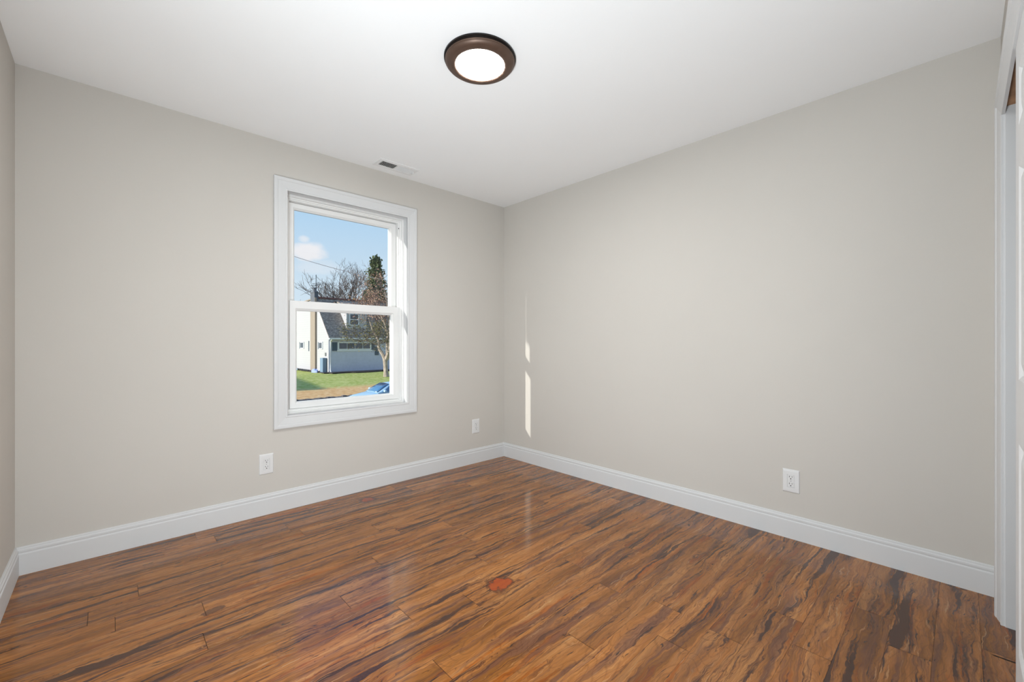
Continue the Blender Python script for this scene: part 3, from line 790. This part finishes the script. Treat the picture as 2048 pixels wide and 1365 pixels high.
# ------------------------------------------------------------------ parked car (local: nose to -X, centre at origin)
car = tag(empty('car', (12.05, 23.6, G-.10)), 'light blue car parked on the street, seen low through the window', 'car')
def loft(stations, closed_ends=True):
    mb = MB(); n = len(stations[0])
    for st in stations: mb.v += st
    for i in range(len(stations)-1):
        for k in range(n): mb.f.append((i*n+k, i*n+(k+1) % n, (i+1)*n+(k+1) % n, (i+1)*n+k)); mb.mi.append(0)
    if closed_ends:
        mb.f += [tuple(range(n))[::-1], tuple((len(stations)-1)*n+k for k in range(n))]; mb.mi += [0, 0]
    return mb
def body_section(x, hw, zb, zt, crown):
    pts = [(x, -hw*.92, zb), (x, -hw, zb+.18), (x, -hw, zt-.22), (x, -hw*.97, zt-.08), (x, -hw*.80, zt), (x, -hw*.4, zt+crown*.8), (x, 0, zt+crown),
           (x, hw*.4, zt+crown*.8), (x, hw*.80, zt), (x, hw*.97, zt-.08), (x, hw, zt-.22), (x, hw, zb+.18), (x, hw*.92, zb)]
    return pts
S = [body_section(-2.22,.62,.30,.62,.0), body_section(-2.12,.76,.22,.70,.02), body_section(-1.85,.86,.18,.78,.03), body_section(-1.3,.90,.17,.87,.05),
     body_section(-.85,.905,.17,.94,.05), body_section(0,.91,.17,.96,.03), body_section(.9,.91,.17,.97,.03), body_section(1.6,.88,.18,.98,.04), body_section(2.1,.80,.24,.95,.03), body_section(2.28,.68,.34,.84,.0)]
lb = loft(S).build('body', M['carpaint'], car, smooth=True)
def cab(x, hw, z0, z1, hw1): return [(x, -hw, z0), (x, -(hw+hw1)/2-.03, (z0+z1)/2), (x, -hw1, z1-.04), (x, -hw1*.7, z1), (x, 0, z1+.02), (x, hw1*.7, z1), (x, hw1, z1-.04), (x, (hw+hw1)/2+.03, (z0+z1)/2), (x, hw, z0)]
C_ = [cab(-1.00,.80,.92,.955,.74), cab(-.60,.82,.92,1.18,.70), cab(-.15,.83,.92,1.40,.62), cab(.5,.83,.92,1.45,.62), cab(1.05,.82,.92,1.40,.61), cab(1.55,.80,.93,1.16,.66), cab(1.85,.76,.93,.985,.70)]
loft(C_).build('cabin', M['carpaint'], car, smooth=True)
# windscreen following the front slope, proud of the cabin shell
ws = MB()
for (xa, za, hwa) in ((-.985,.985,.66), (-.60,1.215,.62), (-.20,1.405,.55)):
    for yv in (-1, -.5, 0, .5, 1): ws.v.append((xa-.012, yv*hwa, za+.012-.012*abs(yv)))
for i in range(2):
    for k in range(4): ws.f.append((i*5+k, i*5+k+1, (i+1)*5+k+1, (i+1)*5+k)); ws.mi.append(0)
o = ws.build('windscreen', M['carglass'], car, smooth=True)
sd = o.modifiers.new('solid', 'SOLIDIFY'); sd.thickness = .012
rw = MB()
for (xa, za, hwa) in ((1.84,1.01,.62), (1.55,1.19,.60), (1.10,1.41,.54)):
    for yv in (-1, 0, 1): rw.v.append((xa+.014, yv*hwa, za+.010))
for i in range(2):
    for k in range(2): rw.f.append((i*3+k, i*3+k+1, (i+1)*3+k+1, (i+1)*3+k)); rw.mi.append(0)
o = rw.build('rear_window', M['carglass'], car, smooth=True); sd = o.modifiers.new('solid', 'SOLIDIFY'); sd.thickness = .012
for s in (-1, 1):
    for (xs_) in ([(-.72,.98),(-.05,.99),(-.05,1.33),(-.18,1.33)], [(.02,.99),(.95,.99),(.82,1.34),(.02,1.35)]):
        poly = [(xx, s*(.868 - (zz-.93)*.44), zz) for xx, zz in xs_]
        MB().prism(poly, (0, s*.012, 0)).build('side_window', M['carglass'], car)
    MB().obox((-2.06, s*.60, .64), (.55, s*.5, 0), (0,0,1), (.67, -s*.74, 0), .20, .07, .09).build('headlight', M['headlight'], car, bevel=.02)
    MB().box(-.72, -.58, s*.98-.10, s*.98+.10, .98, 1.10).build('wing_mirror', M['carpaint'], car, bevel=.03)
    MB().obox((2.2, s*.60, .78), (1,0,0), (0,1,0), (0,0,1), .06, .13, .07).build('tail_light', M['cartrim'], car, bevel=.01)
    for xx in (-1.38, 1.36):
        wv = MB().lathe([(.20,-.10),(.30,-.10),(.325,-.07),(.325,.07),(.30,.10),(.20,.10)], (xx, s*.83, .325), 28, axis='y').build('wheel', M['tyre'], car, smooth=True)
        MB().lathe([(.02,.0),(.205,.0),(.205,.04),(.02,.05)], (xx, s*.83 + (s*.085 if s > 0 else s*.125), .325), 20, axis='y', cap_end=True).build('rim', M['rim'], wv, smooth=True)
MB().box(-2.25, -2.18, -.52, .52, .40, .52).build('grille', M['cartrim'], car, bevel=.01)
